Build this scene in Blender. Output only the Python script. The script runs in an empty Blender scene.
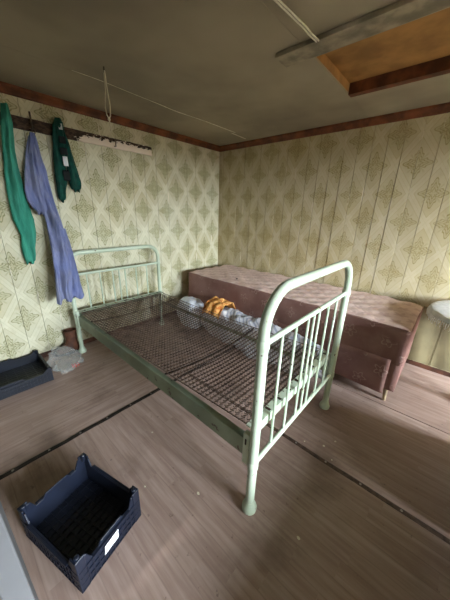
import bpy, bmesh, math, random
from mathutils import Vector, Matrix, noise
random.seed(7)
S = bpy.context.scene
COL = S.collection

# ------------------------------------------------------------------ camera
cam_d = bpy.data.cameras.new('camera'); cam = bpy.data.objects.new('camera', cam_d); COL.objects.link(cam)
CAM = Vector((2.5899, -2.7477, 1.3187))
FW = Vector((-0.62478356, 0.70755263, -0.33017387)); RT = Vector((0.74301213, 0.66873002, 0.0270764)); UP = Vector((-0.23995516, 0.2284063, 0.94353171))
mw = Matrix.Identity(4)
for i in range(3):
    mw[i][0] = RT[i]; mw[i][1] = UP[i]; mw[i][2] = -FW[i]; mw[i][3] = CAM[i]
cam.matrix_world = mw
cam_d.sensor_fit = 'VERTICAL'; cam_d.sensor_height = 36; cam_d.lens = 36*253.09/600; cam_d.clip_start = .02
S.camera = cam

# ------------------------------------------------------------------ sky, exposure
W = bpy.data.worlds.new('overcast_sky'); S.world = W; W.use_nodes = True
bgn = W.node_tree.nodes['Background']; bgn.inputs[0].default_value = (.88, .95, 1.04, 1); bgn.inputs[1].default_value = 10
S.view_settings.view_transform = 'Standard'; S.view_settings.look = 'None'; S.view_settings.gamma = 1
S.view_settings.use_curve_mapping = False; S.view_settings.exposure = 4.05
TX, TY, TR = 2.935, -.38, .37
XR = 5.2
WINS = [(-.92, -.22, .74, 1.78), (-2.6, -1.5, .74, 1.78)]      # two windows in the right wall: y0, y1, z0, z1
for y0, y1, z0, z1 in WINS:
    pd = bpy.data.lights.new('window_portal', 'AREA'); pd.shape = 'RECTANGLE'; pd.size = z1-z0; pd.size_y = y1-y0
    pd.cycles.is_portal = True
    po = bpy.data.objects.new('window_portal', pd); COL.objects.link(po); po.location = (XR+.11, (y0+y1)/2, (z0+z1)/2)
    po.rotation_euler = (0, math.radians(90), 0)

# ------------------------------------------------------------------ helpers
def lin(c):
    return tuple(((v/255)/12.92 if v/255 <= .04045 else ((v/255+.055)/1.055)**2.4) for v in c)
class MB:
    def __init__(s): s.v = []; s.f = []
    def add(s, vs, fs):
        o = len(s.v); s.v += [tuple(v) for v in vs]; s.f += [tuple(i+o for i in f) for f in fs]; return s
    def box(s, a, b):
        (x0,y0,z0),(x1,y1,z1) = a, b
        return s.add([(x0,y0,z0),(x1,y0,z0),(x1,y1,z0),(x0,y1,z0),(x0,y0,z1),(x1,y0,z1),(x1,y1,z1),(x0,y1,z1)],
                     [(0,3,2,1),(4,5,6,7),(0,1,5,4),(1,2,6,5),(2,3,7,6),(3,0,4,7)])
    def tube(s, pts, r, n=10, cap=True):
        pts = [Vector(p) for p in pts]; m = len(pts); rs = r if isinstance(r, (list, tuple)) else [r]*m
        up = None; vs = []
        for i, p in enumerate(pts):
            t = (pts[min(i+1, m-1)]-pts[max(i-1, 0)])
            t = t.normalized() if t.length > 1e-9 else Vector((0,0,1))
            if up is None:
                up = Vector((0,0,1)) if abs(t.z) < .9 else Vector((1,0,0))
            a = (up-t*up.dot(t)).normalized(); b = t.cross(a); up = a
            for k in range(n):
                q = 2*math.pi*k/n; vs.append(p+(a*math.cos(q)+b*math.sin(q))*rs[i])
        fs = [(i*n+k, i*n+(k+1) % n, (i+1)*n+(k+1) % n, (i+1)*n+k) for i in range(m-1) for k in range(n)]
        if cap: fs += [tuple(range(n-1, -1, -1)), tuple(range((m-1)*n, m*n))]
        return s.add(vs, fs)
    def rings(s, rings, cap=True):
        n = len(rings[0]); m = len(rings)
        vs = [p for r in rings for p in r]
        fs = [(i*n+k, i*n+(k+1) % n, (i+1)*n+(k+1) % n, (i+1)*n+k) for i in range(m-1) for k in range(n)]
        if cap: fs += [tuple(range(n-1, -1, -1)), tuple(range((m-1)*n, m*n))]
        return s.add(vs, fs)
    def lathe(s, c, prof, n=16):
        return s.rings([[(c[0]+r*math.cos(2*math.pi*k/n), c[1]+r*math.sin(2*math.pi*k/n), c[2]+z) for k in range(n)] for z, r in prof])
    def prism(s, poly, fn, d0, d1):
        n = len(poly)
        vs = [fn(a, b, d0) for a, b in poly]+[fn(a, b, d1) for a, b in poly]
        fs = [tuple(range(n-1, -1, -1)), tuple(range(n, 2*n))]+[(k, (k+1) % n, n+(k+1) % n, n+k) for k in range(n)]
        return s.add(vs, fs)
    def grid(s, fn, nu, nv):
        vs = [fn(i/nu, j/nv) for j in range(nv+1) for i in range(nu+1)]
        return s.add(vs, [(j*(nu+1)+i, j*(nu+1)+i+1, (j+1)*(nu+1)+i+1, (j+1)*(nu+1)+i) for j in range(nv) for i in range(nu)])
    def mesh(s, name, mat, off=(0,0,0), smooth=False, fix=True):
        me = bpy.data.meshes.new(name)
        me.from_pydata([(v[0]-off[0], v[1]-off[1], v[2]-off[2]) for v in s.v], [], s.f)
        if fix:
            bm = bmesh.new(); bm.from_mesh(me); bmesh.ops.recalc_face_normals(bm, faces=bm.faces); bm.to_mesh(me); bm.free()
        if smooth:
            for p in me.polygons: p.use_smooth = True
            try: me.set_sharp_from_angle(angle=math.radians(40))
            except Exception: pass
        me.materials.append(mat); return me
    def build(s, name, mat, parent=None, smooth=False, bevel=0, sub=0, solid=0, fix=True):
        root = parent
        while root is not None and root.parent is not None: root = root.parent
        off = root.location if (root is not None) else (0,0,0)
        o = bpy.data.objects.new(name, s.mesh(name, mat, off, smooth, fix)); COL.objects.link(o)
        if parent is not None: o.parent = parent
        if solid:
            m = o.modifiers.new('solid', 'SOLIDIFY'); m.thickness = solid; m.offset = 1
        if bevel:
            m = o.modifiers.new('bevel', 'BEVEL'); m.width = bevel; m.segments = 2; m.limit_method = 'ANGLE'
        if sub:
            m = o.modifiers.new('sub', 'SUBSURF'); m.levels = sub; m.render_levels = sub
        return o
def thing(name, label, cat, loc=(0,0,0), rz=0, group=None):
    o = bpy.data.objects.new(name, None); COL.objects.link(o); o.location = loc; o.rotation_euler = (0,0,rz)
    return tag(o, label, cat, group)
def tag(o, label, cat, group=None):
    o['label'] = label; o['category'] = cat
    if group: o['group'] = group
    return o
def struct(o, label=None):
    o['kind'] = 'structure'
    if label: o['label'] = label
    return o
def base_at(o, loc):
    """move a one-mesh thing's origin to its base"""
    o.data.transform(Matrix.Translation(-Vector(loc))); o.location = loc; return o

# ------------------------------------------------------------------ materials
class NT:
    def __init__(s, name, rough=.7, metal=0, spec=.3):
        s.m = bpy.data.materials.new(name); s.m.use_nodes = True; s.t = s.m.node_tree
        s.b = s.t.nodes['Principled BSDF']; s.b.inputs['Roughness'].default_value = rough; s.b.inputs['Metallic'].default_value = metal
        s.b.inputs['Specular IOR Level'].default_value = spec
    def n(s, ty, **k):
        nd = s.t.nodes.new(ty)
        for a, v in k.items(): setattr(nd, a, v)
        return nd
    def put(s, sock, v):
        if isinstance(v, bpy.types.NodeSocket): s.t.links.new(v, sock)
        else: sock.default_value = v
    def ma(s, op, a, b=0.0, c=0.0, clamp=False):
        nd = s.n('ShaderNodeMath', operation=op, use_clamp=clamp)
        s.put(nd.inputs[0], a); s.put(nd.inputs[1], b); s.put(nd.inputs[2], c); return nd.outputs[0]
    def step(s, x, e0, e1):
        nd = s.n('ShaderNodeMapRange', interpolation_type='SMOOTHSTEP'); s.put(nd.inputs[0], x)
        nd.inputs[1].default_value = e0; nd.inputs[2].default_value = e1; return nd.outputs[0]
    def mix(s, f, a, b):
        nd = s.n('ShaderNodeMix', data_type='RGBA'); s.put(nd.inputs[0], f)
        for i, v in ((6, a), (7, b)):
            if isinstance(v, bpy.types.NodeSocket): s.t.links.new(v, nd.inputs[i])
            else: nd.inputs[i].default_value = (*lin(v), 1)
        return nd.outputs[2]
    def pos(s, obj=False):
        if obj: return s.n('ShaderNodeTexCoord').outputs['Object']
        return s.n('ShaderNodeNewGeometry').outputs['Position']
    def xyz(s, v):
        nd = s.n('ShaderNodeSeparateXYZ'); s.t.links.new(v, nd.inputs[0]); return nd.outputs
    def scale(s, v, sc):
        nd = s.n('ShaderNodeVectorMath', operation='MULTIPLY'); s.t.links.new(v, nd.inputs[0]); nd.inputs[1].default_value = sc; return nd.outputs[0]
    def noise(s, v, sc, detail=3, rough=.55):
        nd = s.n('ShaderNodeTexNoise'); s.t.links.new(v, nd.inputs['Vector']); nd.inputs['Scale'].default_value = sc
        nd.inputs['Detail'].default_value = detail; nd.inputs['Roughness'].default_value = rough; return nd.outputs[0]
    def col(s, c): s.put(s.b.inputs['Base Color'], c if isinstance(c, bpy.types.NodeSocket) else (*lin(c), 1)); return s
    def bump(s, h, st=.3, d=.004):
        nd = s.n('ShaderNodeBump'); s.put(nd.inputs['Height'], h); nd.inputs['Strength'].default_value = st; nd.inputs['Distance'].default_value = d
        s.t.links.new(nd.outputs[0], s.b.inputs['Normal']); return s
def plain(name, c, rough=.7, metal=0, var=.12, sc=12, bump=.15, spec=.3):
    M = NT(name, rough, metal, spec); P = M.pos(True); nz = M.noise(P, sc)
    d = tuple(max(0, v*(1-var*2)) for v in c)
    M.col(M.mix(M.step(nz, .3, .7), d, c)); M.bump(M.noise(P, sc*6), bump, .002); return M.m

def wallpaper(name, u0, v0, pu, pv, jo, jw, jd_amt, shade_tint):
    M = NT(name, .75); P = M.pos(); x, y, z = M.xyz(P)
    wob = M.ma('MULTIPLY', M.ma('SUBTRACT', M.noise(P, 5), .5), .02)
    u = M.ma('ADD', M.ma('ADD', x, y), wob); a = M.ma('DIVIDE', M.ma('SUBTRACT', u, u0), pu); b = M.ma('DIVIDE', M.ma('SUBTRACT', z, v0), pv)
    fr = lambda q: M.ma('SUBTRACT', M.ma('FRACT', M.ma('ADD', q, .5)), .5)
    fs = fr(M.ma('ADD', a, b)); ft = fr(M.ma('SUBTRACT', a, b))
    la = M.ma('MULTIPLY', M.ma('ADD', fs, ft), pu/2); lb = M.ma('MULTIPLY', M.ma('SUBTRACT', fs, ft), pv/2*.86)
    r = M.ma('SQRT', M.ma('ADD', M.ma('MULTIPLY', la, la), M.ma('MULTIPLY', lb, lb))); th = M.ma('ARCTAN2', lb, la)
    R = M.ma('MULTIPLY_ADD', M.ma('COSINE', M.ma('MULTIPLY', th, 4)), .026, .062)
    R = M.ma('MULTIPLY_ADD', M.ma('COSINE', M.ma('MULTIPLY', th, 12)), .009, R)
    def line(k, w):
        return M.ma('SUBTRACT', 1, M.step(M.ma('ABSOLUTE', M.ma('SUBTRACT', r, M.ma('MULTIPLY', R, k))), w*.4, w))
    ln = M.ma('MAXIMUM', line(1, .0066), M.ma('MAXIMUM', line(.68, .005), line(.36, .0055)))
    ray = M.ma('MULTIPLY', M.step(M.ma('ABSOLUTE', M.ma('COSINE', M.ma('MULTIPLY', th, 4))), .90, .99), M.ma('SUBTRACT', 1, M.step(r, .07, .09)))
    ln = M.ma('MAXIMUM', ln, M.ma('MULTIPLY', ray, .35))
    inside = M.ma('SUBTRACT', 1, M.step(M.ma('SUBTRACT', r, R), -.012, .004))
    as_ = M.ma('ABSOLUTE', fs); at_ = M.ma('ABSOLUTE', ft)
    mx = M.ma('MAXIMUM', as_, at_); mn = M.ma('MINIMUM', as_, at_)
    band = M.step(mx, .40, .425)
    edge = M.ma('SUBTRACT', 1, M.step(M.ma('ABSOLUTE', M.ma('SUBTRACT', mx, .405)), .004, .014))
    mid = M.step(mx, .488, .498)
    leaf = M.ma('MULTIPLY', M.step(mn, .25, .36), band)
    n1 = M.noise(P, 1.6, 4); n2 = M.noise(P, 9, 5); n3 = M.noise(P, 60, 3)
    c = M.mix(M.step(n1, .3, .7), (192, 185, 152), (206, 204, 180))
    c = M.mix(M.ma('MULTIPLY', inside, .24), c, (152, 146, 96))
    c = M.mix(M.ma('MULTIPLY', band, .5), c, (215, 213, 190))
    c = M.mix(M.ma('MULTIPLY', leaf, .35), c, (228, 225, 202))
    c = M.mix(M.ma('MULTIPLY', M.ma('MAXIMUM', edge, M.ma('MULTIPLY', mid, .6)), .28), c, (140, 136, 84))
    c = M.mix(M.ma('MULTIPLY', ln, M.ma('MULTIPLY_ADD', n2, .9, .22)), c, (104, 108, 56))
    c = M.mix(M.ma('MULTIPLY', M.step(n2, .55, .8), .35), c, (150, 132, 84))
    # torn paper along the board joints
    jd = M.ma('ABSOLUTE', M.ma('MULTIPLY', fr(M.ma('DIVIDE', M.ma('SUBTRACT', M.ma('ADD', x, y), jo), jw)), jw))
    tear_n = M.noise(M.scale(P, (9, 9, 2.2)), 2.0, 4)
    w = M.ma('MULTIPLY', M.step(tear_n, .55, .72), .009)
    tear = M.ma('LESS_THAN', jd, w)
    c = M.mix(tear, c, (232, 226, 205))
    dk = M.ma('MULTIPLY', M.ma('SUBTRACT', 1, M.step(jd, .0008, .004)), M.step(tear_n, .6, .42))
    c = M.mix(M.ma('MULTIPLY', dk, jd_amt), c, (86, 72, 42))
    c = M.mix(shade_tint, c, (164, 132, 80))  # brown tint paints in the dimmer, warmer light, mostly on the back wall
    M.col(c); M.bump(M.ma('ADD', n3, M.ma('MULTIPLY', M.noise(P, 14), 2)), .25, .004)
    return M.m
JO, JW = .068, .118
JOL, JWL = 0, .142
m_wp_back = wallpaper('wallpaper_back', .335, 1.273, .311, .456, JO, JW, .6, .44)
m_wp_left = wallpaper('wallpaper_left', -.884, 1.31, .302, .452, JOL, JWL, .28, .06)

def lino(name, along):
    M = NT(name, .5, 0, .35); P = M.pos(); x, y, z = M.xyz(P)
    A, B = (x, y) if along == 'x' else (y, x)
    st = M.ma('DIVIDE', B, .075); row = M.ma('FLOOR', st); fr = M.ma('FRACT', st)
    wn = M.n('ShaderNodeTexWhiteNoise', noise_dimensions='1D'); M.put(wn.inputs['W'], row)
    seg = M.ma('ADD', M.ma('DIVIDE', A, .55), M.ma('MULTIPLY', wn.outputs[0], 7.3))
    wn2 = M.n('ShaderNodeTexWhiteNoise', noise_dimensions='2D'); cv = M.n('ShaderNodeCombineXYZ'); M.put(cv.inputs[0], row); M.put(cv.inputs[1], M.ma('FLOOR', seg)); M.t.links.new(cv.outputs[0], wn2.inputs['Vector'])
    g = M.n('ShaderNodeCombineXYZ'); M.put(g.inputs[0], M.ma('MULTIPLY', A, 3)); M.put(g.inputs[1], M.ma('MULTIPLY', B, 40)); M.put(g.inputs[2], M.ma('MULTIPLY', wn2.outputs[0], 20))
    gr = M.noise(g.outputs[0], 1.0, 5, .6)
    c = M.mix(M.step(gr, .3, .75), (146, 122, 112), (176, 154, 143))
    c = M.mix(M.ma('MULTIPLY', wn2.outputs[0], .35), c, (150, 127, 116))
    e = M.ma('SUBTRACT', 1, M.step(M.ma('MINIMUM', fr, M.ma('SUBTRACT', 1, fr)), .01, .05))
    c = M.mix(M.ma('MULTIPLY', e, .2), c, (84, 64, 52))
    dirt = M.noise(P, 2.4, 5, .6)
    c = M.mix(M.ma('MULTIPLY', M.step(dirt, .5, .75), .55), c, (86, 66, 54))
    c = M.mix(M.ma('MULTIPLY', M.step(M.noise(P, 30, 4), .66, .74), .5), c, (74, 56, 46))
    M.col(c); M.put(M.b.inputs['Roughness'], M.ma('MULTIPLY_ADD', dirt, .3, .36)); M.bump(gr, .12, .002)
    return M.m
m_lino_x = lino('lino_long', 'x'); m_lino_y = lino('lino_cross', 'y')

def worn_paint(name, c, c2, under, th=.66, sc=22, rough=.4):
    M = NT(name, rough, 0, .45); P = M.pos(True); n1 = M.noise(P, sc, 6, .65); n2 = M.noise(P, 4, 3)
    k = M.mix(M.step(n2, .35, .65), c, c2); chip = M.step(n1, th, th+.03)
    M.col(M.mix(chip, k, under)); M.bump(M.ma('SUBTRACT', 1, chip), .4, .001); return M.m
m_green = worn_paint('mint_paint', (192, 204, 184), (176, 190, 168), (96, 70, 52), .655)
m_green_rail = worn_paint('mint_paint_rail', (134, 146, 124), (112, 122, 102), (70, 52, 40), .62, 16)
m_rust = plain('rusty_wire', (132, 112, 100), .38, .6, .2, 20)
m_trim = plain('trim_redbrown', (128, 72, 40), .5, 0, .2, 8)
m_ceil = plain('ceiling_board', (158, 146, 124), .85, 0, .09, 1.5, .12)
m_batten = plain('batten_grey', (158, 146, 124), .8, 0, .15, 10)
m_recess = plain('recess_fibreboard', (168, 122, 68), .8, 0, .12, 5)
m_beam = plain('recess_beam', (120, 66, 36), .7, 0, .2, 9)
m_white = plain('white_paint', (104, 104, 106), .5, 0, .05, 4)
m_string = plain('string_white', (222, 214, 190), .8, 0, .05, 30)
m_darkwood = plain('dark_wood', (66, 48, 36), .7, 0, .25, 14)
m_base = plain('baseboard_brown', (92, 56, 40), .6, 0, .2, 10)
m_strip = plain('seam_metal', (52, 44, 40), .45, .4, .2, 30)
m_screw = plain('screw_head', (170, 160, 150), .35, .8, .1, 30)
m_crate = plain('crate_plastic', (20, 26, 42), .42, 0, .1, 10, .1, .5)
m_crate2 = plain('crate_plastic_dark', (18, 23, 36), .45, 0, .1, 10, .1, .5)
m_label = plain('paper_label', (226, 228, 232), .7, 0, .03, 20)
def garment_mat(name, c, dark, grey):
    M = NT(name, .92, 0, .15); P = M.pos(True); q = M.scale(P, (10, 16, 2.6)); n = M.noise(q, 1.3, 5, .6); n2 = M.noise(P, 5, 4)
    k = M.mix(M.step(n2, .35, .7), c, grey); M.col(M.mix(M.ma('MULTIPLY', M.step(n, .56, .40), .5), k, dark))  # crease shading put into the colour: darker where the bump noise dips
    M.bump(M.ma('ADD', n, M.ma('MULTIPLY', M.noise(P, 160, 2), .06)), 1.0, .02); return M.m
m_dgreen = plain('dark_green_knit', (20, 78, 66), .92, 0, .15, 20, .6)
m_black = plain('black_band', (22, 30, 30), .8, 0, .1, 20)
m_teal = garment_mat('teal_knit_cloth', (62, 150, 128), (40, 112, 94), (72, 152, 132)); m_blue = garment_mat('faded_denim', (120, 130, 176), (84, 92, 132), (136, 140, 166))
m_boot = plain('boot_leather', (104, 66, 50), .6, 0, .2, 18)
m_sole = plain('boot_sole', (40, 28, 24), .7, 0, .1, 18)
m_orange = None
m_metal = plain('peg_metal', (120, 104, 86), .5, .5, .15, 20)
m_frame = plain('window_white', (214, 212, 204), .5, 0, .06, 6)
m_ground = plain('yard_grass', (86, 96, 54), .95, 0, .2, 3)
def rack_mat():
    M = NT('rack_wood', .75); P = M.pos(); x, y, z = M.xyz(P)
    n = M.noise(M.scale(P, (1, 1, 2.2)), 26, 5, .65)
    amt = M.ma('SUBTRACT', M.step(y, -1.86, -1.66), M.ma('MULTIPLY', M.step(z, 1.858, 1.915), .78))
    w = M.step(M.ma('ADD', n, M.ma('MULTIPLY', amt, .55)), .70, .74)
    c = M.mix(M.step(n, .4, .6), (44, 32, 24), (84, 64, 48))
    M.col(M.mix(w, c, (228, 214, 198))); M.bump(w, .6, .003); return M.m
m_rack = rack_mat()
def fabric(name, base, dark, light, pu, pv, plane, top=False):
    M = NT(name, .9, 0, .15); P = M.pos(True); x, y, z = M.xyz(P)
    u, v = (x, y) if plane == 'xy' else (x, z)
    fr = lambda q: M.ma('SUBTRACT', M.ma('FRACT', M.ma('ADD', q, .5)), .5)
    a = M.ma('DIVIDE', u, pu); b = M.ma('DIVIDE', v, pv)
    fs = fr(M.ma('ADD', a, b)); ft = fr(M.ma('SUBTRACT', a, b))
    la = M.ma('MULTIPLY', M.ma('ADD', fs, ft), pu/2); lb = M.ma('MULTIPLY', M.ma('SUBTRACT', fs, ft), pv/2)
    wob = M.ma('MULTIPLY', M.ma('SUBTRACT', M.noise(P, 26), .5), .034)
    r = M.ma('ADD', M.ma('SQRT', M.ma('ADD', M.ma('MULTIPLY', la, la), M.ma('MULTIPLY', lb, lb))), wob); th = M.ma('ARCTAN2', lb, la)
    R = M.ma('MULTIPLY_ADD', M.ma('COSINE', M.ma('MULTIPLY', th, 5)), .012, .036)
    ln = M.ma('SUBTRACT', 1, M.step(M.ma('ABSOLUTE', M.ma('SUBTRACT', r, R)), .002, .008))
    ln = M.ma('MAXIMUM', ln, M.ma('SUBTRACT', 1, M.step(r, .008, .016)))
    n1 = M.noise(P, 5, 4); n2 = M.noise(P, 90, 2)
    c = M.mix(M.step(n1, .3, .7), dark, base)
    fill = M.ma('SUBTRACT', 1, M.step(M.ma('SUBTRACT', r, R), -.01, .004))
    if top:
        c = M.mix(M.ma('MULTIPLY', fill, .55), c, light); c = M.mix(M.ma('MULTIPLY', ln, .35), c, light)
    else:
        brk = M.step(M.noise(P, 7, 3), .42, .6)
        c = M.mix(M.ma('MULTIPLY', M.ma('MULTIPLY', ln, brk), .5), c, light)
    c = M.mix(M.ma('MULTIPLY', n2, .3), c, dark)
    M.col(c); M.bump(M.ma('ADD', n2, M.ma('MULTIPLY', fill, 1.5)), .35, .004); return M.m
m_div_lit_top = fabric('divan_fabric_lit_top', (232, 208, 198), (218, 190, 180), (186, 150, 142), .19, .17, 'xy', True)  # same fabric as the sides, paler to paint in the light on top
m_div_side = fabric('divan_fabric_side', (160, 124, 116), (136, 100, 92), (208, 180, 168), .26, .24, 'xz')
def cloth_print(name, base, c1, kind):
    M = NT(name, .9, 0, .15); P = M.pos(True); x, y, z = M.xyz(P)
    if kind == 'stripe':
        s = M.ma('SINE', M.ma('ADD', M.ma('MULTIPLY', M.ma('ADD', x, M.ma('MULTIPLY', z, .9)), 170), M.ma('MULTIPLY', M.noise(P, 6), 8))); f = M.ma('MULTIPLY', M.step(s, .1, .7), .75)
    else:
        f = M.step(M.noise(P, 34, 3), .52, .6)
    M.col(M.mix(f, base, c1)); M.bump(M.noise(P, 25, 4), .35, .006); return M.m
m_duvet = cloth_print('striped_ticking', (222, 222, 228), (150, 156, 178), 'stripe')
m_pillow = cloth_print('blue_white_cloth', (236, 239, 246), (210, 217, 234), 'blot')
m_orange = cloth_print('orange_print', (226, 166, 96), (190, 112, 56), 'blot')
m_lace = plain('white_lace', (250, 250, 250), .9, 0, .04, 30, .5)
def plastic():
    M = NT('clear_plastic', .15, 0, .5); t = M.t; out = t.nodes['Material Output']
    M.b.inputs['Base Color'].default_value = (.75, .78, .78, 1)
    P = M.pos(True); M.bump(M.noise(P, 40, 5), .8, .006)
    tr = M.n('ShaderNodeBsdfTransparent'); mx = M.n('ShaderNodeMixShader'); lw = M.n('ShaderNodeLayerWeight'); lw.inputs[0].default_value = .35
    f = M.ma('MULTIPLY_ADD', lw.outputs['Facing'], .45, .10)
    M.put(mx.inputs[0], f); t.links.new(tr.outputs[0], mx.inputs[1]); t.links.new(M.b.outputs[0], mx.inputs[2]); t.links.new(mx.outputs[0], out.inputs[0]); return M.m
m_plastic = plastic()
def pane_mat():
    M = NT('window_glass', .05, 0, .5); t = M.t; out = t.nodes['Material Output']
    tr = M.n('ShaderNodeBsdfTransparent'); tr.inputs[0].default_value = (.95, .97, .96, 1); mx = M.n('ShaderNodeMixShader'); g = M.n('ShaderNodeBsdfGlossy'); g.inputs['Roughness'].default_value = .03
    mx.inputs[0].default_value = .06; t.links.new(tr.outputs[0], mx.inputs[1]); t.links.new(g.outputs[0], mx.inputs[2]); t.links.new(mx.outputs[0], out.inputs[0]); return M.m
m_pane = pane_mat()
m_red = plain('red_print', (196, 92, 84), .6, 0, .1, 30)

# ------------------------------------------------------------------ room shell
H = 2.11; YF = -2.84
# floor: base slab with linoleum sheets
fl = struct(MB().box((-.15, YF-.4, -.12), (XR+.15, .15, -.006)).build('floor', m_darkwood), 'wood-print linoleum floor laid in sheets')
SX = 1.144; SY = -1.567; SY2 = -.82
for nm, a, b, mt in (('linoleum_sheet', (0, YF-.3), (SX-.002, 0), m_lino_y), ('linoleum_sheet', (SX+.002, YF-.3), (XR, SY-.002), m_lino_x),
                     ('linoleum_sheet', (SX+.002, SY+.002), (XR, SY2-.003), m_lino_x), ('linoleum_sheet', (SX+.002, SY2+.003), (XR, 0), m_lino_x)):
    MB().box((a[0], a[1], -.0055), (b[0], b[1], 0)).build(nm, mt, fl)
m_strip2 = plain('seam_batten', (92, 72, 60), .6, 0, .2, 30)
def seam(p, q, w, n, m_st):
    p = Vector(p); q = Vector(q); d = (q-p).normalized(); s = Vector((-d.y, d.x, 0))
    mb = MB(); k = 24
    pts = [p+(q-p)*i/k+s*(noise.noise(Vector((i*.9, w*50, 3)))*.006) for i in range(k+1)]
    vs = []
    for c in pts: vs += [c-s*w+Vector((0,0,.0005)), c-s*w*.7+Vector((0,0,.0032)), c+s*w*.7+Vector((0,0,.0032)), c+s*w+Vector((0,0,.0005))]
    mb.add(vs, [(i*4+j, i*4+j+1, i*4+j+5, i*4+j+4) for i in range(k) for j in range(3)])
    st = mb.build('seam_strip', m_st, fl)
    me = MB().lathe((0,0,0), [(0, .006), (.0015, .006), (.0028, .004)], 8).mesh('screw', m_screw)
    for i in range(n):
        o = bpy.data.objects.new('screw', me); COL.objects.link(o); o.parent = st
        c = p+(q-p)*(i+.5)/n; o.location = (c.x, c.y, .003)
seam((SX, -2.84, 0), (SX, -.85, 0), .015, 12, m_strip)
seam((1.16, SY, 0), (XR-.05, SY, 0), .013, 22, m_strip2)

# walls with vertical boards under the wallpaper
wl = struct(MB().box((-.15, YF-.4, -.1), (-.022, .15, H+.2)).build('wall_left', m_darkwood), 'left wall papered in green diamond floral wallpaper')
bl = MB().box((-.022, -JWL/2+.0006, 0), (0, JWL/2-.0006, H+.02))
me = bl.mesh('board', m_wp_left)
def boards(me, n, place, parent, amp):
    for i in range(n):
        o = bpy.data.objects.new('board', me); COL.objects.link(o); o.parent = parent
        place(o, i, random.uniform(-amp, amp))
        m = o.modifiers.new('bevel', 'BEVEL'); m.width = .003; m.segments = 2
def pl_left(o, i, d): o.location = (d-.002, -JWL*(i+.5), 0); o.rotation_euler = (0, 0, random.uniform(-.006, .006))
boards(me, 21, pl_left, wl, .0012)
wb = MB(); wb.box((-.15, .022, -.1), (XR+.15, .17, H+.2))
wbk = struct(wb.build('wall_back', m_wp_back), 'back wall papered in green diamond floral wallpaper over boards')
me = MB().box((-JW/2+.0007, 0, 0), (JW/2-.0007, .022, H+.02)).mesh('board', m_wp_back)
def pl_back(o, i, d): o.location = (JO+JW*(i-.5), .002+d, 0); o.rotation_euler = (0, 0, random.uniform(-.03, .03))
boards(me, 31, pl_back, wbk, .003)
# plain paper patch under the sill with a torn slit
pp = MB()
def patch(u, v):
    xx = 2.512+u*.32; zz = .05+v*.53
    return (xx, -.012-.006*math.sin(u*9+v*2)-.012*max(0, 1-abs(u-.52)*9)*max(0, .5-v), zz)
pp.grid(lambda u, v: patch(u*.5, v), 14, 14); pp.grid(lambda u, v: patch(.515+u*.485, v), 14, 14)
m_plainpaper = plain('plain_paper', (128, 118, 88), .8, 0, .08, 5, .3)
pp.build('loose_paper', m_plainpaper, wbk, True)
wr_ = MB(); edges = [YF-.4]
for y0, y1, z0, z1 in sorted(WINS):
    wr_.box((XR, edges[-1], -.1), (XR+.15, y0, H+.2)); wr_.box((XR, y0, -.1), (XR+.15, y1, z0)); wr_.box((XR, y0, z1), (XR+.15, y1, H+.2)); edges.append(y1)
wr_.box((XR, edges[-1], -.1), (XR+.15, .022, H+.2))
struct(wr_.build('wall_right', m_wp_left))
# front wall with doorway the camera looks out of
DX0, DX1, DZ = 2.0, 2.86, 1.95
wf = MB(); wf.box((-.15, YF-.12, -.1), (DX0, YF, H+.2)); wf.box((DX1, YF-.12, -.1), (XR+.15, YF, H+.2)); wf.box((DX0, YF-.12, DZ), (DX1, YF, H+.2))
struct(wf.build('wall_front', m_plainpaper))
tr = MB(); tr.box((DX0-.1, YF, 0), (DX0, YF+.05, DZ+.1)); struct(tr.build('trim_1', m_white, bevel=.004), 'white painted door casing')
tr = MB(); tr.box((DX1, YF, 0), (DX1+.1, YF+.05, DZ+.1)); struct(tr.build('trim_2', m_white, bevel=.004))
tr = MB(); tr.box((DX0, YF, DZ), (DX1, YF+.05, DZ+.1)); struct(tr.build('trim_3', m_white, bevel=.004))
dr = struct(MB().box((DX0+.005, YF-.11, .005), (DX1-.005, YF-.07, DZ-.005)).build('door_1', m_white, bevel=.003))
MB().tube([(DX1-.08, YF-.07, 1), (DX1-.08, YF-.03, 1), (DX1-.18, YF-.03, 1)], .009, 8).build('door_handle', m_metal, dr, True)
for a, b in ((.2, .85), (1.0, 1.75)):
    MB().box((DX0+.12, YF-.072, a), (DX1-.2, YF-.062, b)).build('door_panel', m_white, dr, bevel=.004)
# windows
for k, (y0, y1, z0, z1) in enumerate(WINS):
    f = .045; w1 = MB(); xa, xb = XR+.04, XR+.09
    w1.box((xa, y0, z0), (xb, y0+f, z1)); w1.box((xa, y1-f, z0), (xb, y1, z1)); w1.box((xa, y0+f, z0), (xb, y1-f, z0+f)); w1.box((xa, y0+f, z1-f), (xb, y1-f, z1))
    wo = struct(w1.build('window_%d' % (k+1), m_frame, bevel=.003)); ym = (y0+y1)/2
    MB().box((xa+.005, ym-.02, z0+f), (xb-.005, ym+.02, z1-f)).build('mullion', m_frame, wo)
    for a_, b_ in ((y0+f, ym-.02), (ym+.02, y1-f)):
        MB().box((xa+.023, a_, z0+f), (xa+.027, b_, z1-f)).build('pane', m_pane, wo)
    MB().box((XR-.03, y0-.03, z0-.022), (xa, y1+.03, z0)).build('window_sill', m_frame, wo, bevel=.003)
# outside ground
struct(MB().box((XR+.3, -16, -.6), (25, 14, -.5)).build('ground_outside', m_ground))
struct(MB().box((XR+4.0, -16, -.5), (XR+4.1, 14, 1.56)).build('shade_fence_outside', m_darkwood))  # unseen fence, added to block low sky from the upper walls
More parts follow.
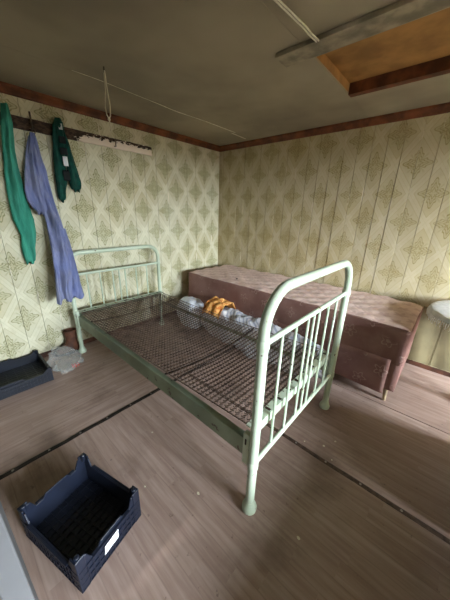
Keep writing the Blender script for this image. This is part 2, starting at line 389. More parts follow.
# cornice and baseboards
def cove(a, b, nrm, name, z0=H-.058):
    a = Vector(a); b = Vector(b); nrm = Vector(nrm)
    prof = [(0, 0), (.010, .004), (.014, .016), (.024, .030), (.034, .040), (.036, .058), (0, .058)]
    mb = MB(); n = len(prof)
    vs = [p+nrm*o+Vector((0,0,z0+h)) for p in (a, b) for o, h in prof]
    mb.add(vs, [(k, (k+1) % n, n+(k+1) % n, n+k) for k in range(n)]+[tuple(range(n)), tuple(range(2*n-1, n-1, -1))])
    return struct(mb.build(name, m_trim), 'red-brown ceiling cornice')
cove((0, YF, 0), (0, 0, 0), (1, 0, 0), 'trim_4'); cove((.0, 0, 0), (XR, 0, 0), (0, -1, 0), 'trim_5')
struct(MB().box((.001, YF, 0), (.016, -.0, .045)).build('baseboard_left', m_base, bevel=.003))
struct(MB().box((.016, -.018, 0), (XR, -.004, .04)).build('baseboard_back', m_base, bevel=.003))

# ceiling with an opening where a sheet is missing
HX0, HY0, HY1 = 1.785, -1.17, -.60
ce = struct(MB().box((-.15, YF-.4, H+.10), (XR+.15, .15, H+.22)).build('ceiling', m_ceil), 'grey painted board ceiling with a missing sheet')
SEAMX = .572
for a, b in (((-.02, YF-.3), (SEAMX-.0015, .02)), ((SEAMX+.0015, YF-.3), (HX0, .02)), ((HX0+.001, YF-.3), (XR, HY0)), ((HX0+.001, HY1), (XR, .02))):
    MB().box((a[0], a[1], H), (b[0], b[1], H+.012)).build('ceiling_panel', m_ceil, ce)
MB().box((HX0-.1, HY0-.1, H+.062), (XR, HY1+.1, H+.075)).build('fibreboard_panel', m_recess, ce)
MB().box((HX0, HY1, H+.0125), (XR, HY1+.06, H+.0615)).build('beam', m_beam, ce)
MB().box((HX0, HY1-.006, H-.004), (XR, HY1+.05, H+.062)).build('edge_board', m_beam, ce)
MB().box((HX0-.05, HY0, H+.0125), (HX0, HY1, H+.0615)).build('edge_board', m_recess, ce)
MB().box((HX0, HY0-.05, H+.0125), (XR, HY0, H+.0615)).build('edge_board', m_beam, ce)
# batten along the opening
MB().box((1.645, -1.335, H-.022), (XR, -1.215, H-.0005)).build('batten', m_batten, ce, bevel=.003)
sm = MB()
pts = [(SEAMX+.02*noise.noise(Vector((t*3, 1, 0)))+.004*math.sin(t*20)+.04*max(0,.5-t), -1.96+t*1.58, H-.003) for t in [i/30 for i in range(31)]]
sm.tube(pts, [(.0012+.002*i/30)+.0018*abs(noise.noise(Vector((i*.6, 5, 0)))) for i in range(31)], 6)
sm.build('seam_cord', m_string, ce)
MB().tube([(.535, -.39, H-.003), (.52, -.13, H-.004)], .004, 6).build('seam_cord', m_string, ce)
# wires on the ceiling
wc = MB()
for s in (-.006, .006):
    wc.tube([(1.80+.075*math.sin(t*1.5)+s, -2.3+.97*t, H-.006-.022*math.sin(t*2.6)*(1 if t < .9 else 1.3)) for t in [i/24 for i in range(25)]], .0036, 6)
tag(base_at(wc.build('ceiling_wire', m_string, None, True), (1.845, -1.66, H)), 'white twin electric wire running across the ceiling to the batten', 'wire')
hs = thing('hanging_string', 'white looped string hanging from a ceiling nail', 'string', (.786, -1.851, H-.33))
MB().tube([(.786, -1.851, H-.001), (.786, -1.851, H-.03)], .004, 6).build('nail', m_metal, hs)
lp = MB(); zt = H-.02
A = [(.786+.004, -1.851, zt), (.786+.006, -1.851+.004, zt-.1), (.786+.004, -1.851+.014, zt-.17), (.786, -1.851+.010, zt-.225), (.786, -1.851, zt-.243)]
Bp = [(.786-.004, -1.851, zt), (.786-.004, -1.851-.003, zt-.1), (.786, -1.851-.016, zt-.19), (.786, -1.851-.012, zt-.225), (.786, -1.851, zt-.243)]
lp.tube(A, .0035, 6); lp.tube(Bp, .0035, 6); lp.build('loop', m_string, hs, True)
MB().lathe((.786, -1.851, zt-.255), [(0, .003), (.005, .008), (.012, .009), (.018, .003)], 8).build('knot', m_string, hs, True)
MB().tube([(.786, -1.851, zt-.25), (.789, -1.847, zt-.31)], [.004, .003], 6).build('tail', m_string, hs, True)

# ------------------------------------------------------------------ iron bed
HXB, FXB, YN, YFAR = .164, 2.164, -2.052, -1.148
bed = thing('iron_bed', 'pale mint iron bedstead with bare rusty spring mesh', 'bed', ((HXB+FXB)/2, (YN+YFAR)/2, 0))
def arch(x, zt, rad, r, name):
    pts = [(x, YN, .03)]+[(x, YN, z) for z in (.2, .4, .6)]+[(x, YN, zt-rad)]
    for i in range(1, 9):
        q = math.pi/2*i/8; pts.append((x, YN+rad-rad*math.cos(q), zt-rad+rad*math.sin(q)))
    for i in range(0, 9):
        q = math.pi/2*i/8; pts.append((x, YFAR-rad+rad*math.sin(q), zt-rad+rad*math.cos(q)))
    pts += [(x, YFAR, z) for z in (.6, .4, .2, .03)]
    return MB().tube(pts, r, 16).build(name, m_green, bed, True)
SP = [-1.912, -1.793, -1.672, -1.608, -1.545, -1.424, -1.30]
def board_end(x, zt, rad, zu, zl, r, name):
    o = arch(x, zt, rad, r, name)
    MB().tube([(x, YN+.012, zu), (x, YFAR-.012, zu)], .0125, 12).build('crossbar', m_green, o, True)
    MB().tube([(x, YN+.012, zl), (x, YFAR-.012, zl)], .0125, 12).build('crossbar', m_green, o, True)
    for y in SP:
        MB().tube([(x, y, zl), (x, y, zu)], .0068, 8).build('spindle', m_green, o, True)
    for y in (YN, YFAR):
        MB().lathe((x, y, 0), [(0, .026), (.006, .034), (.022, .035), (.036, .030), (.046, .0235), (.06, .0215)], 18).build('foot', m_green, o, True)
        for z in (zu, zl):
            MB().lathe((x, y, z-.02), [(0, r+.0005), (.006, r+.004), (.034, r+.004), (.04, r+.0005)], 16).build('collar', m_green, o, True)
    return o
board_end(FXB, 1.068, .15, .872, .286, .0205, 'footboard')
board_end(HXB, .945, .12, .757, .415, .0185, 'headboard')
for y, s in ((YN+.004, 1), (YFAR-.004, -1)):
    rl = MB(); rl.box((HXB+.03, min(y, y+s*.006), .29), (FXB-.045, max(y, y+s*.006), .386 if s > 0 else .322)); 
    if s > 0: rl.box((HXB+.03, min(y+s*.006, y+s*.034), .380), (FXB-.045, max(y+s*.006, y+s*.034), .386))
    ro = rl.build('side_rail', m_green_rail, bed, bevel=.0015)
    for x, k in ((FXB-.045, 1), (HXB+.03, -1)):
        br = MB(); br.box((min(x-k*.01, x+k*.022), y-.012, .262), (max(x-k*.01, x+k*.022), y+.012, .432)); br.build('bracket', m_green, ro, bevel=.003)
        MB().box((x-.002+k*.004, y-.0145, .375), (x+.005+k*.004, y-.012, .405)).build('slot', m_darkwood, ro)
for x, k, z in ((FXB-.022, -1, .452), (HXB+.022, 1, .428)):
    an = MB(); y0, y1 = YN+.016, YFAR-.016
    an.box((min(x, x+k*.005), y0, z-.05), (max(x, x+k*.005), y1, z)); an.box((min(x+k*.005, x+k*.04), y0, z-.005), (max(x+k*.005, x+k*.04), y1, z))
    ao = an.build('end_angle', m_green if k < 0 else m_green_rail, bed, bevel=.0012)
    for i in range(9):
        yy = y0+(i+.5)*(y1-y0)/9
        MB().box((min(x+k*.008, x+k*.034), yy-.006, z), (max(x+k*.008, x+k*.034), yy+.006, z+.003)).build('hook', m_darkwood, ao)
# sprung mesh: interlocked zigzag wires
NX0, NX1, NY0, NY1 = HXB+.062, FXB-.062, YN+.028, YFAR-.012
def netz(x, y):
    u = (x-NX0)/(NX1-NX0); v = (y-NY0)/(NY1-NY0); u = min(max(u, 0), 1); v = min(max(v, 0), 1)
    return .424+.024*u-.065*math.sin(math.pi*u)**.8*math.sin(math.pi*(.12+.76*v))+.003*noise.noise(Vector((x*6, y*6, 0)))
pitch = .0235; ns = int((NY1-NY0)/pitch)
net = MB()
def sq_tube(pts, r):
    vs = []; m = len(pts)
    for i, p in enumerate(pts):
        vs += [(p[0], p[1]-r, p[2]), (p[0], p[1], p[2]+r), (p[0], p[1]+r, p[2]), (p[0], p[1], p[2]-r)]
    net.add(vs, [(i*4+k, i*4+(k+1) % 4, (i+1)*4+(k+1) % 4, (i+1)*4+k) for i in range(m-1) for k in range(4)])
for j in range(ns):
    yc = NY0+pitch*(j+.5); nz_ = int((NX1-NX0)/.0165); pts = []
    for i in range(nz_+1):
        x = NX0+(NX1-NX0)*i/nz_
        s = 1 if i % 2 else -1
        y = yc+s*pitch*.58
        for dx in (-.0022, .0022):
            pts.append((x+dx, y, netz(x, y)+(.003 if dx*s > 0 else -.003)))
    sq_tube(pts, .0029)
sp = net.build('spring_mesh', m_rust, bed, fix=False); sp['kind'] = 'stuff'
for y in (NY0, NY1):
    MB().tube([(NX0+(NX1-NX0)*i/30, y, netz(NX0+(NX1-NX0)*i/30, y)) for i in range(31)], .0035, 6).build('edge_wire', m_rust, bed, True)
for xx in (1.51, .46):
    MB().tube([(xx, NY0-.01, netz(xx, NY0)-.006)]+[(xx, NY0+(NY1-NY0)*i/12, netz(xx, NY0+(NY1-NY0)*i/12)-.010) for i in range(13)]+[(xx, NY1+.01, netz(xx, NY1)-.006)], .0055, 8).build('cross_wire', m_strip, bed, True)
# coil springs at head and foot that stretch the mesh
for x0, x1, z0 in ((HXB+.05, NX0, .425), (FXB-.05, NX1, .448)):
    for j in range(0, ns, 2):
        y = NY0+pitch*(j+.5); pts = []
        for i in range(19):
            q = i*math.pi/3; x = x0+(x1-x0)*i/18
            pts.append((x, y+.005*math.cos(q), z0+.005*math.sin(q)))
        MB().tube(pts, .0014, 4).build('coil_spring', m_rust, bed)

# ------------------------------------------------------------------ divan
div = thing('divan', 'dusty mauve floral upholstered divan against the back wall', 'divan', (1.36, -.39, 0))
def cushion(x0, x1, y0, y1, z0, z1, rr, name, mat, nx, ny, nzz, dis):
    """rounded box as subdivided surface with dents"""
    mb = MB()
    def P(x, y, z):
        c = Vector((min(max(x, x0+rr), x1-rr), min(max(y, y0+rr), y1-rr), min(max(z, z0+rr), z1-rr))); p = Vector((x, y, z)); d = p-c
        if d.length > 1e-6: p = c+d.normalized()*rr
        return Vector(dis(p))
    L = lambda a, b, t: a+(b-a)*t
    mb.grid(lambda u, v: P(L(x0,x1,u), L(y0,y1,v), z1), nx, ny); mb.grid(lambda u, v: P(L(x0,x1,u), L(y1,y0,v), z0), nx, ny)
    mb.grid(lambda u, v: P(L(x0,x1,u), y0, L(z0,z1,v)), nx, nzz); mb.grid(lambda u, v: P(L(x1,x0,u), y1, L(z0,z1,v)), nx, nzz)
    mb.grid(lambda u, v: P(x1, L(y0,y1,u), L(z0,z1,v)), ny, nzz); mb.grid(lambda u, v: P(x0, L(y1,y0,u), L(z0,z1,v)), ny, nzz)
    o = mb.build(name, mat, div, True, fix=False)
    bm = bmesh.new(); bm.from_mesh(o.data); bmesh.ops.remove_doubles(bm, verts=bm.verts, dist=.0004); bmesh.ops.recalc_face_normals(bm, faces=bm.faces); bm.to_mesh(o.data); bm.free()
    for p in o.data.polygons: p.use_smooth = True
    return o
DX, DXE, DY, DT = .208, 2.515, -.765, .607
def d_top(p):
    t = max(0, (p.z-.50)/.107)
    q = .006*math.sin(p.x*2*math.pi/.19)*math.sin(p.y*2*math.pi/.17)*t
    n = .008*noise.noise(p*3.2)
    return (p.x+.006*noise.noise(p*5+Vector((3,0,0))), p.y+.010*noise.noise(Vector((p.x*3, p.z*4, 2))), p.z+q+n*t-(.012*max(0, (p.x-2.2)/.3)*t))
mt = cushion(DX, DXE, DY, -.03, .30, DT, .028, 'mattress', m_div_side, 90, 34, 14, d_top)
mt.data.materials.append(m_div_lit_top)
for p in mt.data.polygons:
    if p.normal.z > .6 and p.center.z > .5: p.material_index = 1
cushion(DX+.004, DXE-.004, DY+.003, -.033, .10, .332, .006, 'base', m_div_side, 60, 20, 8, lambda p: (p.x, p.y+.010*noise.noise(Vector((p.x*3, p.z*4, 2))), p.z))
pp_ = MB()
pp_.tube([(DX+.02+(DXE-DX-.04)*i/50, DY+.004+.010*noise.noise(Vector(((DX+.02+(DXE-DX-.04)*i/50)*3, .59*4, 2))), .592+.006*noise.noise(Vector((i*.21, 0, 0)))) for i in range(51)], .006, 6)
pp_.build('piping', m_div_side, mt, True)
# loose skirt hanging lower along the front
sk = MB(); 
def skirt(u, v):
    x = DX+.02+u*(2.445-DX-.02); zb = .062+.010*noise.noise(Vector((x*3, 0, 4)))
    return (x, DY-.002+.010*noise.noise(Vector((x*3, (zb+v*(.345-zb))*4, 2)))-.004*abs(noise.noise(Vector((x*9, v*2, 1))))*(1-v), zb+v*(.345-zb))
sk.grid(skirt, 70, 6); sk.build('skirt', m_div_side, div, True, solid=.003)
m_leg = plain('leg_pale_wood', (196, 172, 140), .6, 0, .15, 20)
for x, y in ((2.455, -.735), (.27, -.735), (2.455, -.08), (.27, -.08)):
    sx = 1 if x > 1 else -1; sy = -1 if y < -.4 else 1
    MB().tube([(x, y, .115), (x+sx*.012, y+sy*.02, .001)], [.019, .011], 10).build('leg', m_leg, div, True)
MB().lathe((.86, -.60, .606), [(0, .012), (.006, .013), (.009, .006)], 10).build('button', m_black, mt, True)

# ------------------------------------------------------------------ bedding between the bed and the divan
def blob(name, mat, c, s, amp, fr, seed, n=2.6, nu=56, nv=28, flat=None):
    mb = MB(); R = []
    for j in range(nv+1):
        ph = -math.pi/2+math.pi*j/nv; ring = []
        for i in range(nu):
            th = 2*math.pi*i/nu
            f = lambda w, e: math.copysign(abs(w)**e, w)
            p = Vector((f(math.cos(ph), 2/n)*f(math.cos(th), 2/n)*s[0], f(math.cos(ph), 2/n)*f(math.sin(th), 2/n)*s[1], f(math.sin(ph), .75)*s[2]))
            q = p+Vector(c); d = 1+amp*noise.fractal(q*fr+Vector((seed, 0, 0)), .8, 2.1, 3)
            q = Vector(c)+p*d
            if flat is not None: q.z = max(q.z, flat)
            ring.append(q)
        R.append(ring)
    mb.rings(R); return mb.build(name, mat, None, True)
o = blob('pillow', m_pillow, (.465, -.94, .19), (.18, .13, .18), .14, 7, 3, flat=.002)
tag(base_at(o, (.465, -.94, 0)), 'crumpled pale blue pillow wedged beside the divan near the corner', 'pillow')
# long striped quilt roll
rg = []
for i in range(70):
    t = i/69; x = .70+t*1.40; k = math.sin(math.pi*min(max(t*.98+.01, 0), 1))**.25
    hh = (.205-.02*t)*k; ring = []
    for a in range(36):
        q = 2*math.pi*a/36
        p = Vector((x, -.925+.125*k*math.cos(q), .19+hh*math.sin(q)))
        d = .035*noise.fractal(Vector((p.x*9, p.y*8, p.z*10)), .8, 2.2, 3)
        p.y += d*math.cos(q); p.z = max(.002, p.z+d*math.sin(q)); ring.append(p)
    rg.append(ring)
o = MB().rings(rg).build('striped_quilt', m_duvet, None, True)
tag(base_at(o, (1.4, -.925, 0)), 'crumpled white striped quilt stuffed between bed and divan', 'quilt')
def orr(u, v):
    x = .79+u*.235; q = math.radians(150-v*120)
    w = .03*noise.noise(Vector((u*5, v*5, 9)))
    return (x+.02*noise.noise(Vector((u*3, v*4, 2))), -.925+(.165+w)*math.cos(q), .205+(.25+w)*math.sin(q)-.02*(2*u-1)**2)
o = MB().grid(orr, 30, 24).build('orange_cloth', m_orange, None, True, solid=.006)
tag(base_at(o, (.89, -.925, .33)), 'orange printed cloth lying on top of the striped quilt', 'cloth')

# ------------------------------------------------------------------ coat rack and clothes on the left wall
rk = thing('coat_rack', 'dark coat board with peeling white paint on the left wall', 'coat rack', (0.014, -1.75, 1.885))
rb = MB(); n = 60
vs = []
for i in range(n+1):
    y = -2.7+(1.645)*i/n; e = .004*noise.noise(Vector((y*12, 0, 0))); z0 = 1.843+.022*(y+1.06)/1.2*-.3; z1 = z0+.078
    vs += [(.001, y, z0+e), (.026, y, z0+e), (.026, y, z1+e*.8), (.001, y, z1+e*.8)]
rb.add(vs, [(i*4+k, i*4+(k+1) % 4, (i+1)*4+(k+1) % 4, (i+1)*4+k) for i in range(n) for k in range(4)]+[(3,2,1,0), (n*4, n*4+1, n*4+2, n*4+3)])
rb.build('board', m_rack, rk)
for y in (-2.22, -2.085, -1.90, -1.45):
    MB().tube([(.026, y, 1.86), (.052, y, 1.855), (.058, y, 1.90), (.056, y, 1.965 if y == -2.085 else 1.915)], .006, 8).build('peg', m_metal, rk, True)
def garment(name, rows, mat, parent, kf, amp, seed, nz=40, nu=40, sub=True):
    """hanging cloth: rows of (z, y_left, y_right, x_back, thickness) lofted with folds"""
    def at(t):
        k = t*(len(rows)-1); i = min(int(k), len(rows)-2); f = k-i
        p0 = rows[max(i-1,0)]; p1 = rows[i]; p2 = rows[i+1]; p3 = rows[min(i+2, len(rows)-1)]
        return [p1[c]+(p2[c]-p1[c])*(f*f*(3-2*f)*.4+f*.6) for c in range(5)]
    R = []
    for j in range(nz+1):
        t = j/nz; z, yl, yr, xb, th = at(t); ring = []
        for i in range(nu):   # front
            u = i/(nu-1); e = math.sin(math.pi*u)**.5
            fold = .55+.45*math.sin(2*math.pi*kf*u+2.2*math.sin(t*3+seed)+seed+1.5*noise.noise(Vector((u*2, z*3, seed+4))))
            fold += .9*noise.noise(Vector((u*3+seed, z*7, seed)))
            ring.append((xb+.006+th*e*max(.15, fold*amp+(1-amp)), yl+(yr-yl)*u+.004*noise.noise(Vector((z*14, u*3, seed))), z-(.02*math.sin(u*9+seed) if t > .97 else 0)))
        for i in range(nu-2, 0, -1):
            u = i/(nu-1); ring.append((xb, yl+(yr-yl)*u, z-(.02*math.sin(u*9+seed) if t > .97 else 0)))
        R.append(ring)
    return MB().rings(R).build(name, mat, parent, True)
XW = .032
o = garment('teal_sweater', [(1.975,-2.245,-2.205,XW+.02,.03),(1.86,-2.27,-2.2,XW+.03,.04),(1.69,-2.292,-2.218,XW,.05),(1.5,-2.315,-2.215,XW,.055),(1.355,-2.325,-2.21,XW,.06),(1.22,-2.325,-2.19,XW,.06),(1.10,-2.30,-2.196,XW,.055),(1.0,-2.312,-2.222,XW,.05),(.93,-2.312,-2.232,XW,.045),(.90,-2.309,-2.238,XW,.04),(.885,-2.302,-2.248,XW,.025)], m_teal, None, 1.3, .6, 1.3)
tag(base_at(o, (.05, -2.26, .89)), 'teal green knitted sweater hanging at the left of the coat board', 'sweater')
tr_ = thing('work_trousers', 'faded blue work trousers hanging from the coat board over the bed post', 'trousers', (.1, -2.1, .55))
garment('leg', [(1.83,-2.112,-2.078,XW+.03,.02),(1.70,-2.14,-2.066,XW+.02,.035),(1.58,-2.15,-2.05,XW+.02,.05),(1.44,-2.155,-2.043,XW+.03,.055),(1.25,-2.125,-2.02,XW+.045,.06),(1.10,-2.14,-2.012,XW+.105,.06),(.97,-2.16,-2.025,XW+.19,.055),(.80,-2.18,-2.05,XW+.222,.05),(.66,-2.197,-2.072,XW+.225,.05),(.575,-2.203,-2.085,XW+.225,.045)], m_blue, tr_, 1.8, .95, .4, 60)
garment('leg', [(1.15,-2.07,-2.015,XW+.12,.02),(1.0,-2.10,-2.005,XW+.158,.03),(.80,-2.125,-1.988,XW+.16,.045),(.66,-2.125,-1.978,XW+.16,.05),(.565,-2.12,-1.968,XW+.16,.05)], m_blue, tr_, 1.4, .8, 1.2, 40)
garment('fold', [(1.81,-2.118,-2.09,XW+.01,.02),(1.70,-2.155,-2.09,XW,.03),(1.57,-2.195,-2.09,XW+.05,.035),(1.43,-2.225,-2.10,XW+.068,.035),(1.36,-2.222,-2.10,XW+.068,.035),(1.31,-2.20,-2.10,XW+.068,.03),(1.265,-2.165,-2.11,XW+.06,.02)], m_blue, tr_, 1.6, .95, 2.2, 40)
MB().tube([(.052, -2.095, 1.82), (.070, -2.083, 1.90), (.050, -2.072, 1.83)], .004, 6).build('hanging_loop', m_metal, tr_, True)
gl = thing('dark_green_gloves', 'pair of dark green knitted gloves with white tags on a peg', 'gloves', (.06, -1.9, 1.37))
g1 = garment('glove', [(1.965,-1.925,-1.885,XW+.03,.02),(1.915,-1.952,-1.875,XW+.025,.035),(1.80,-1.965,-1.885,XW+.01,.04),(1.67,-1.98,-1.895,XW,.045),(1.52,-1.988,-1.90,XW,.045),(1.44,-1.992,-1.925,XW,.042),(1.395,-1.990,-1.930,XW,.04),(1.376,-1.984,-1.938,XW,.03),(1.369,-1.975,-1.948,XW,.015)], m_dgreen, gl, 1.2, .45, 3.0)
g2 = garment('glove', [(1.95,-1.90,-1.87,XW+.01,.02),(1.88,-1.895,-1.86,XW,.03),(1.76,-1.895,-1.835,XW,.04),(1.63,-1.89,-1.812,XW,.045),(1.53,-1.888,-1.796,XW,.045),(1.49,-1.887,-1.797,XW,.042),(1.468,-1.88,-1.803,XW,.035),(1.458,-1.868,-1.815,XW,.018)], m_dgreen, gl, 1.1, .45, 5.0)
for z0, z1, a, b, mt_ in ((1.885, 1.925, -1.918, -1.895, m_label), (1.63, 1.70, -1.925, -1.893, m_label), (1.71, 1.76, -1.935, -1.885, m_black), (1.79, 1.84, -1.93, -1.885, m_black), (1.52, 1.60, -1.94, -1.895, m_black)):
    xx = .094
    MB().grid(lambda u, v: (xx-.004*math.cos(u*3.1), a+(b-a)*u-.01*(1-v)*0, z0+(z1-z0)*v), 6, 4).build('tag' if mt_ is m_label else 'band', mt_, g1, True, solid=.002)

# ------------------------------------------------------------------ crates
def crate(name, label, L, Wd, hh, hp, mat, loc, rz, sticker=None):
    c = thing(name, label, 'crate', loc, rz, 'black plastic produce crates')
    a, b = L/2, Wd/2; t = .007
    def part(mb, nm, m=mat, par=c, bev=.0015):
        o = bpy.data.objects.new(nm, mb.mesh(nm, m)); COL.objects.link(o); o.parent = par
        if bev: md = o.modifiers.new('bevel', 'BEVEL'); md.width = bev; md.segments = 1; md.limit_method = 'ANGLE'
        return o
    bt = MB(); bt.box((-a+t, -b+t, .004), (a-t, b-t, .009)); bo = part(bt, 'base')
    rbm = MB()
    for i in range(1, 12):
        x = -a+t+(L-2*t)*i/12; rbm.box((x-.003, -b+t, .009), (x+.003, b-t, .013))
    for i in range(1, 9):
        y = -b+t+(Wd-2*t)*i/9; rbm.box((-a+t, y-.003, .009), (a-t, y+.003, .0128))
    part(rbm, 'grid_ribs', par=bo, bev=0)
    cp = .045
    def side(length, fn, mid):
        l = length/2-.002; h0 = hh
        prof = [(-l, .0), (l, .0), (l, hp-.012), (l-cp*.8, hp-.012), (l-cp*1.15, h0)]
        if mid: prof += [(l*.42, h0), (l*.34, h0+.018), (-l*.34, h0+.018), (-l*.42, h0)]
        prof += [(-l+cp*1.15, h0), (-l+cp*.8, hp-.012), (-l, hp-.012)]
        so = part(MB().prism(prof, fn, 0, t), 'side_panel')
        r = MB(); n = int(length/.022)
        for i in range(n+1):
            u = -l+.01+(2*l-.02)*i/n
            r.prism([(u-.002, .012), (u+.002, .012), (u+.002, h0-.012), (u-.002, h0-.012)], fn, t, t+.004)
        for k in range(4):
            z = .010+(h0-.020)*k/3
            r.prism([(-l, z-.002), (l, z-.002), (l, z+.002), (-l, z+.002)], fn, t, t+.0045)
        part(r, 'side_ribs', par=so, bev=0)
        rim = MB().prism([(-l+cp*1.2, h0-.006), (l-cp*1.2, h0-.006), (l-cp*1.2, h0+.0005), (-l+cp*1.2, h0+.0005)], fn, t, t+.009)
        part(rim, 'rim', par=so, bev=0)
        return so
    s1 = side(Wd, lambda u, z, d: (a-t+d, u, z), True); s2 = side(Wd, lambda u, z, d: (-a+t-d, u, z), True)
    s3 = side(L, lambda u, z, d: (u, b-t+d, z), False); s4 = side(L, lambda u, z, d: (u, -b+t-d, z), False)
    for sx in (-1, 1):
        for sy in (-1, 1):
            p = MB(); q = .034
            p.prism([(0, 0), (q, 0), (q, .007), (.007, .007), (.007, q), (0, q)], lambda u, v, d: (sx*(a+.003-u), sy*(b+.003-v), d), .0, hp)
            p.lathe((sx*(a-.012), sy*(b-.012), hp-.03), [(0, .010), (.034, .010), (.036, .007)], 10)
            part(p, 'corner_post')
    if sticker:
        u0, u1, z0, z1 = sticker
        st = MB(); xx = a+.0052
        st.prism([(u0, z0), (u1, z0+.004), (u1+.004, z1), (u0+.006, z1-.006)], lambda u, z, d: (xx+d, u, z), 0, .001)
        lab = part(st, 'sticker', m_label, s1, 0); lab['label'] = 'torn white paper sticker'
    return c
crate('produce_crate', 'black plastic produce crate with white sticker on the floor in front', .362, .282, .118, .172, m_crate, (1.678, -2.594, .0), math.radians(14.6), (-.045, .02, .05, .098))
crate('produce_crate', 'black plastic produce crate against the left wall, cut by the picture edge', .395, .56, .085, .112, m_crate2, (.243, -2.655, .0), math.radians(0))

# ------------------------------------------------------------------ clear plastic bag and boot by the bed post
def bag():
    mb = MB(); R = []; nu, nv = 48, 26
    for j in range(nv+1):
        ph = -math.pi/2+math.pi*j/nv; ring = []
        for i in range(nu):
            th = 2*math.pi*i/nu; ct, st_ = math.cos(th), math.sin(th)
            p = Vector((math.cos(ph)*ct*.15, math.cos(ph)*st_*.115, math.sin(ph)*.055))
            d = 1+.42*noise.fractal(p*13+Vector((4, 1, 2)), .7, 2.2, 4)
            p *= d; p += Vector((.32, -2.235, .05+.03*max(0, -(p.x))/.1)); p.z = max(.0015, p.z); ring.append(p)
        R.append(ring)
    return mb.rings(R).build('body', m_plastic, bg_, True)
bg_ = thing('plastic_bag', 'crumpled clear plastic bag on the floor beside the bed post', 'bag', (.32, -2.235, 0))
bag()
def bp(u, v): return (.40+.05*v+.008*noise.noise(Vector((u*5, v*5, 1))), -2.235+.075*u, .052-.03*v+.006*noise.noise(Vector((u*6, v*6, 4))))
for k in range(3):
    MB().grid(lambda u, v: bp(.15+.28*k+u*.18, v*.6), 4, 4).build('print', m_red, bg_, True, solid=.001)
bt_ = thing('boot', 'old brown leather boot behind the bed post', 'boot', (.075, -2.15, 0))
def boot_ring(z, yh, yt, w, n=20):
    yc = (yh+yt)/2-.085; L = abs(yh-yt)/2
    return [((.075)+w*math.cos(2*math.pi*k/n)*(1-.18*math.sin(2*math.pi*k/n)), yc-L*math.sin(2*math.pi*k/n), z) for k in range(n)]
MB().rings([boot_ring(*q) for q in ((.014,-1.965,-2.165,.040),(.035,-1.96,-2.17,.043),(.06,-1.965,-2.155,.042),(.08,-1.968,-2.11,.040),(.10,-1.968,-2.075,.038),(.14,-1.97,-2.065,.038),(.19,-1.965,-2.068,.040),(.225,-1.96,-2.075,.042),(.225,-1.966,-2.069,.037),(.12,-1.975,-2.06,.033))]).build('upper', m_boot, bt_, True)
MB().rings([boot_ring(*q) for q in ((.0005,-1.962,-2.168,.042),(.014,-1.96,-2.172,.044),(.020,-1.96,-2.172,.044))]).build('sole', m_sole, bt_, True)

# ------------------------------------------------------------------ fringed cloth on the sill, crumbs on the floor
tb = thing('round_table', 'round pedestal table at the right picture edge', 'table', (TX, TY, 0))
MB().lathe((TX, TY, .675), [(0, TR-.02), (.004, TR-.006), (.02, TR-.006), (.024, TR-.012)], 48).build('tabletop', m_darkwood, tb, True)
MB().lathe((TX, TY, .06), [(0, .05), (.03, .03), (.10, .028), (.20, .040), (.32, .028), (.50, .028), (.58, .05), (.615, .09)], 20).build('pedestal', m_darkwood, tb, True)
MB().lathe((TX, TY, 0), [(0, .07), (.03, .07), (.045, .06), (.06, .05)], 24).build('base', m_darkwood, tb, True)
cb = thing('shade_chest', 'unseen low dark chest added beyond the right edge to shade the floor', 'chest', (3.28, -2.0, 0))  # added out of view to keep window light off the right floor
MB().box((3.02, -2.38, .05), (3.55, -1.60, .37)).build('body', m_darkwood, cb, bevel=.004)
MB().box((3.0, -2.4, .3702), (3.57, -1.58, .40)).build('lid', m_darkwood, cb, bevel=.005)
for x_, y_ in ((3.05, -2.35), (3.05, -1.63), (3.52, -2.35), (3.52, -1.63)):
    MB().box((x_-.025, y_-.025, 0), (x_+.025, y_+.025, .05)).build('foot', m_darkwood, cb)
ds = thing('shade_dresser', 'unseen dark chest of drawers added to shade the divan front', 'shade_dresser', (3.28, -1.21, 0))  # added out of view, sized to shade the divan front and nearby floor
MB().box((3.02, -1.54, .06), (3.52, -.87, .79)).build('body', m_darkwood, ds, bevel=.004)
MB().box((3.0, -1.56, .7902), (3.54, -.85, .82)).build('top', m_darkwood, ds, bevel=.005)
for k in range(3):
    d_ = MB().box((3.002, -1.53, .09+.23*k), (3.0198, -.88, .305+.23*k)).build('drawer', m_darkwood, ds, bevel=.003)
    for y_ in (-1.38, -1.03):
        MB().tube([(3.002, y_, .197+.23*k), (2.985, y_, .197+.23*k), (2.976, y_, .197+.23*k)], [.006, .006, .012], 10).build('knob', m_metal, d_, True)
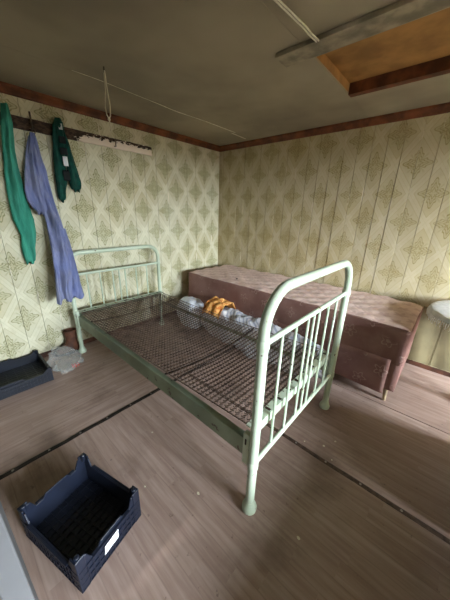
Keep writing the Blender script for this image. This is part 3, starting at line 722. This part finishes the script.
for x_, y_ in ((3.05, -1.51), (3.05, -.90), (3.49, -1.51), (3.49, -.90)):
    MB().box((x_-.02, y_-.02, 0), (x_+.02, y_+.02, .06)).build('foot', m_darkwood, ds)
lc = thing('fringed_cloth', 'white fringed lace cloth at the right picture edge near the divan', 'cloth', (TX, TY, .70))
def lace_ring(r, z, k): return [(TX+(r+k*.006*math.sin(9*q))*math.cos(q), TY+(r+k*.006*math.sin(9*q))*math.sin(q), z+.0015*math.sin(5*q)) for q in [2*math.pi*i/108 for i in range(108)]]
MB().rings([lace_ring(.02, .7032, 0), lace_ring(TR*.5, .7032, 0), lace_ring(TR-.01, .7035, 0), lace_ring(TR+.001, .700, .2), lace_ring(TR+.006, .690, .6), lace_ring(TR+.010, .672, 1)]).build('cloth_top', m_lace, lc, True, solid=.002)
for i in range(150):
    q = 2*math.pi*i/150; cx_, cy_ = math.cos(q), math.sin(q); r0 = TR+.011+.006*math.sin(9*q); dz = .01*math.sin(i*3.3)
    MB().tube([(TX+r0*cx_, TY+r0*cy_, .676), (TX+(r0+.005)*cx_, TY+(r0+.005)*cy_, .655), (TX+(r0+.004)*cx_-.006*cy_*math.sin(i*1.7), TY+(r0+.004)*cy_+.006*cx_*math.sin(i*1.7), .632-dz)], [.0035, .0032, .0014], 5).build('tassel', m_lace, lc, True)
random.seed(3)
me = MB().prism([(-.008,-.004),(.003,-.006),(.009,.001),(.002,.006),(-.006,.004)], lambda a, b, d: (a, b, d), 0, .003).mesh('debris_chip', m_string)
for i, (x, y) in enumerate([(1.72, -2.33), (1.46, -2.12), (2.29, -1.47), (2.36, -1.53), (2.19, -1.52), (1.94, -2.17), (2.39, -2.0), (2.33, -1.39)]):
    o = bpy.data.objects.new('debris_chip', me); COL.objects.link(o); o.location = (x, y, .0003); s = random.uniform(.5, 1.0); o.scale = (s, s, s); o.rotation_euler = (0, 0, random.uniform(0, 6))
    tag(o, 'tiny pale crumb of debris lying on the floor', 'debris', 'crumbs of debris on the floor')
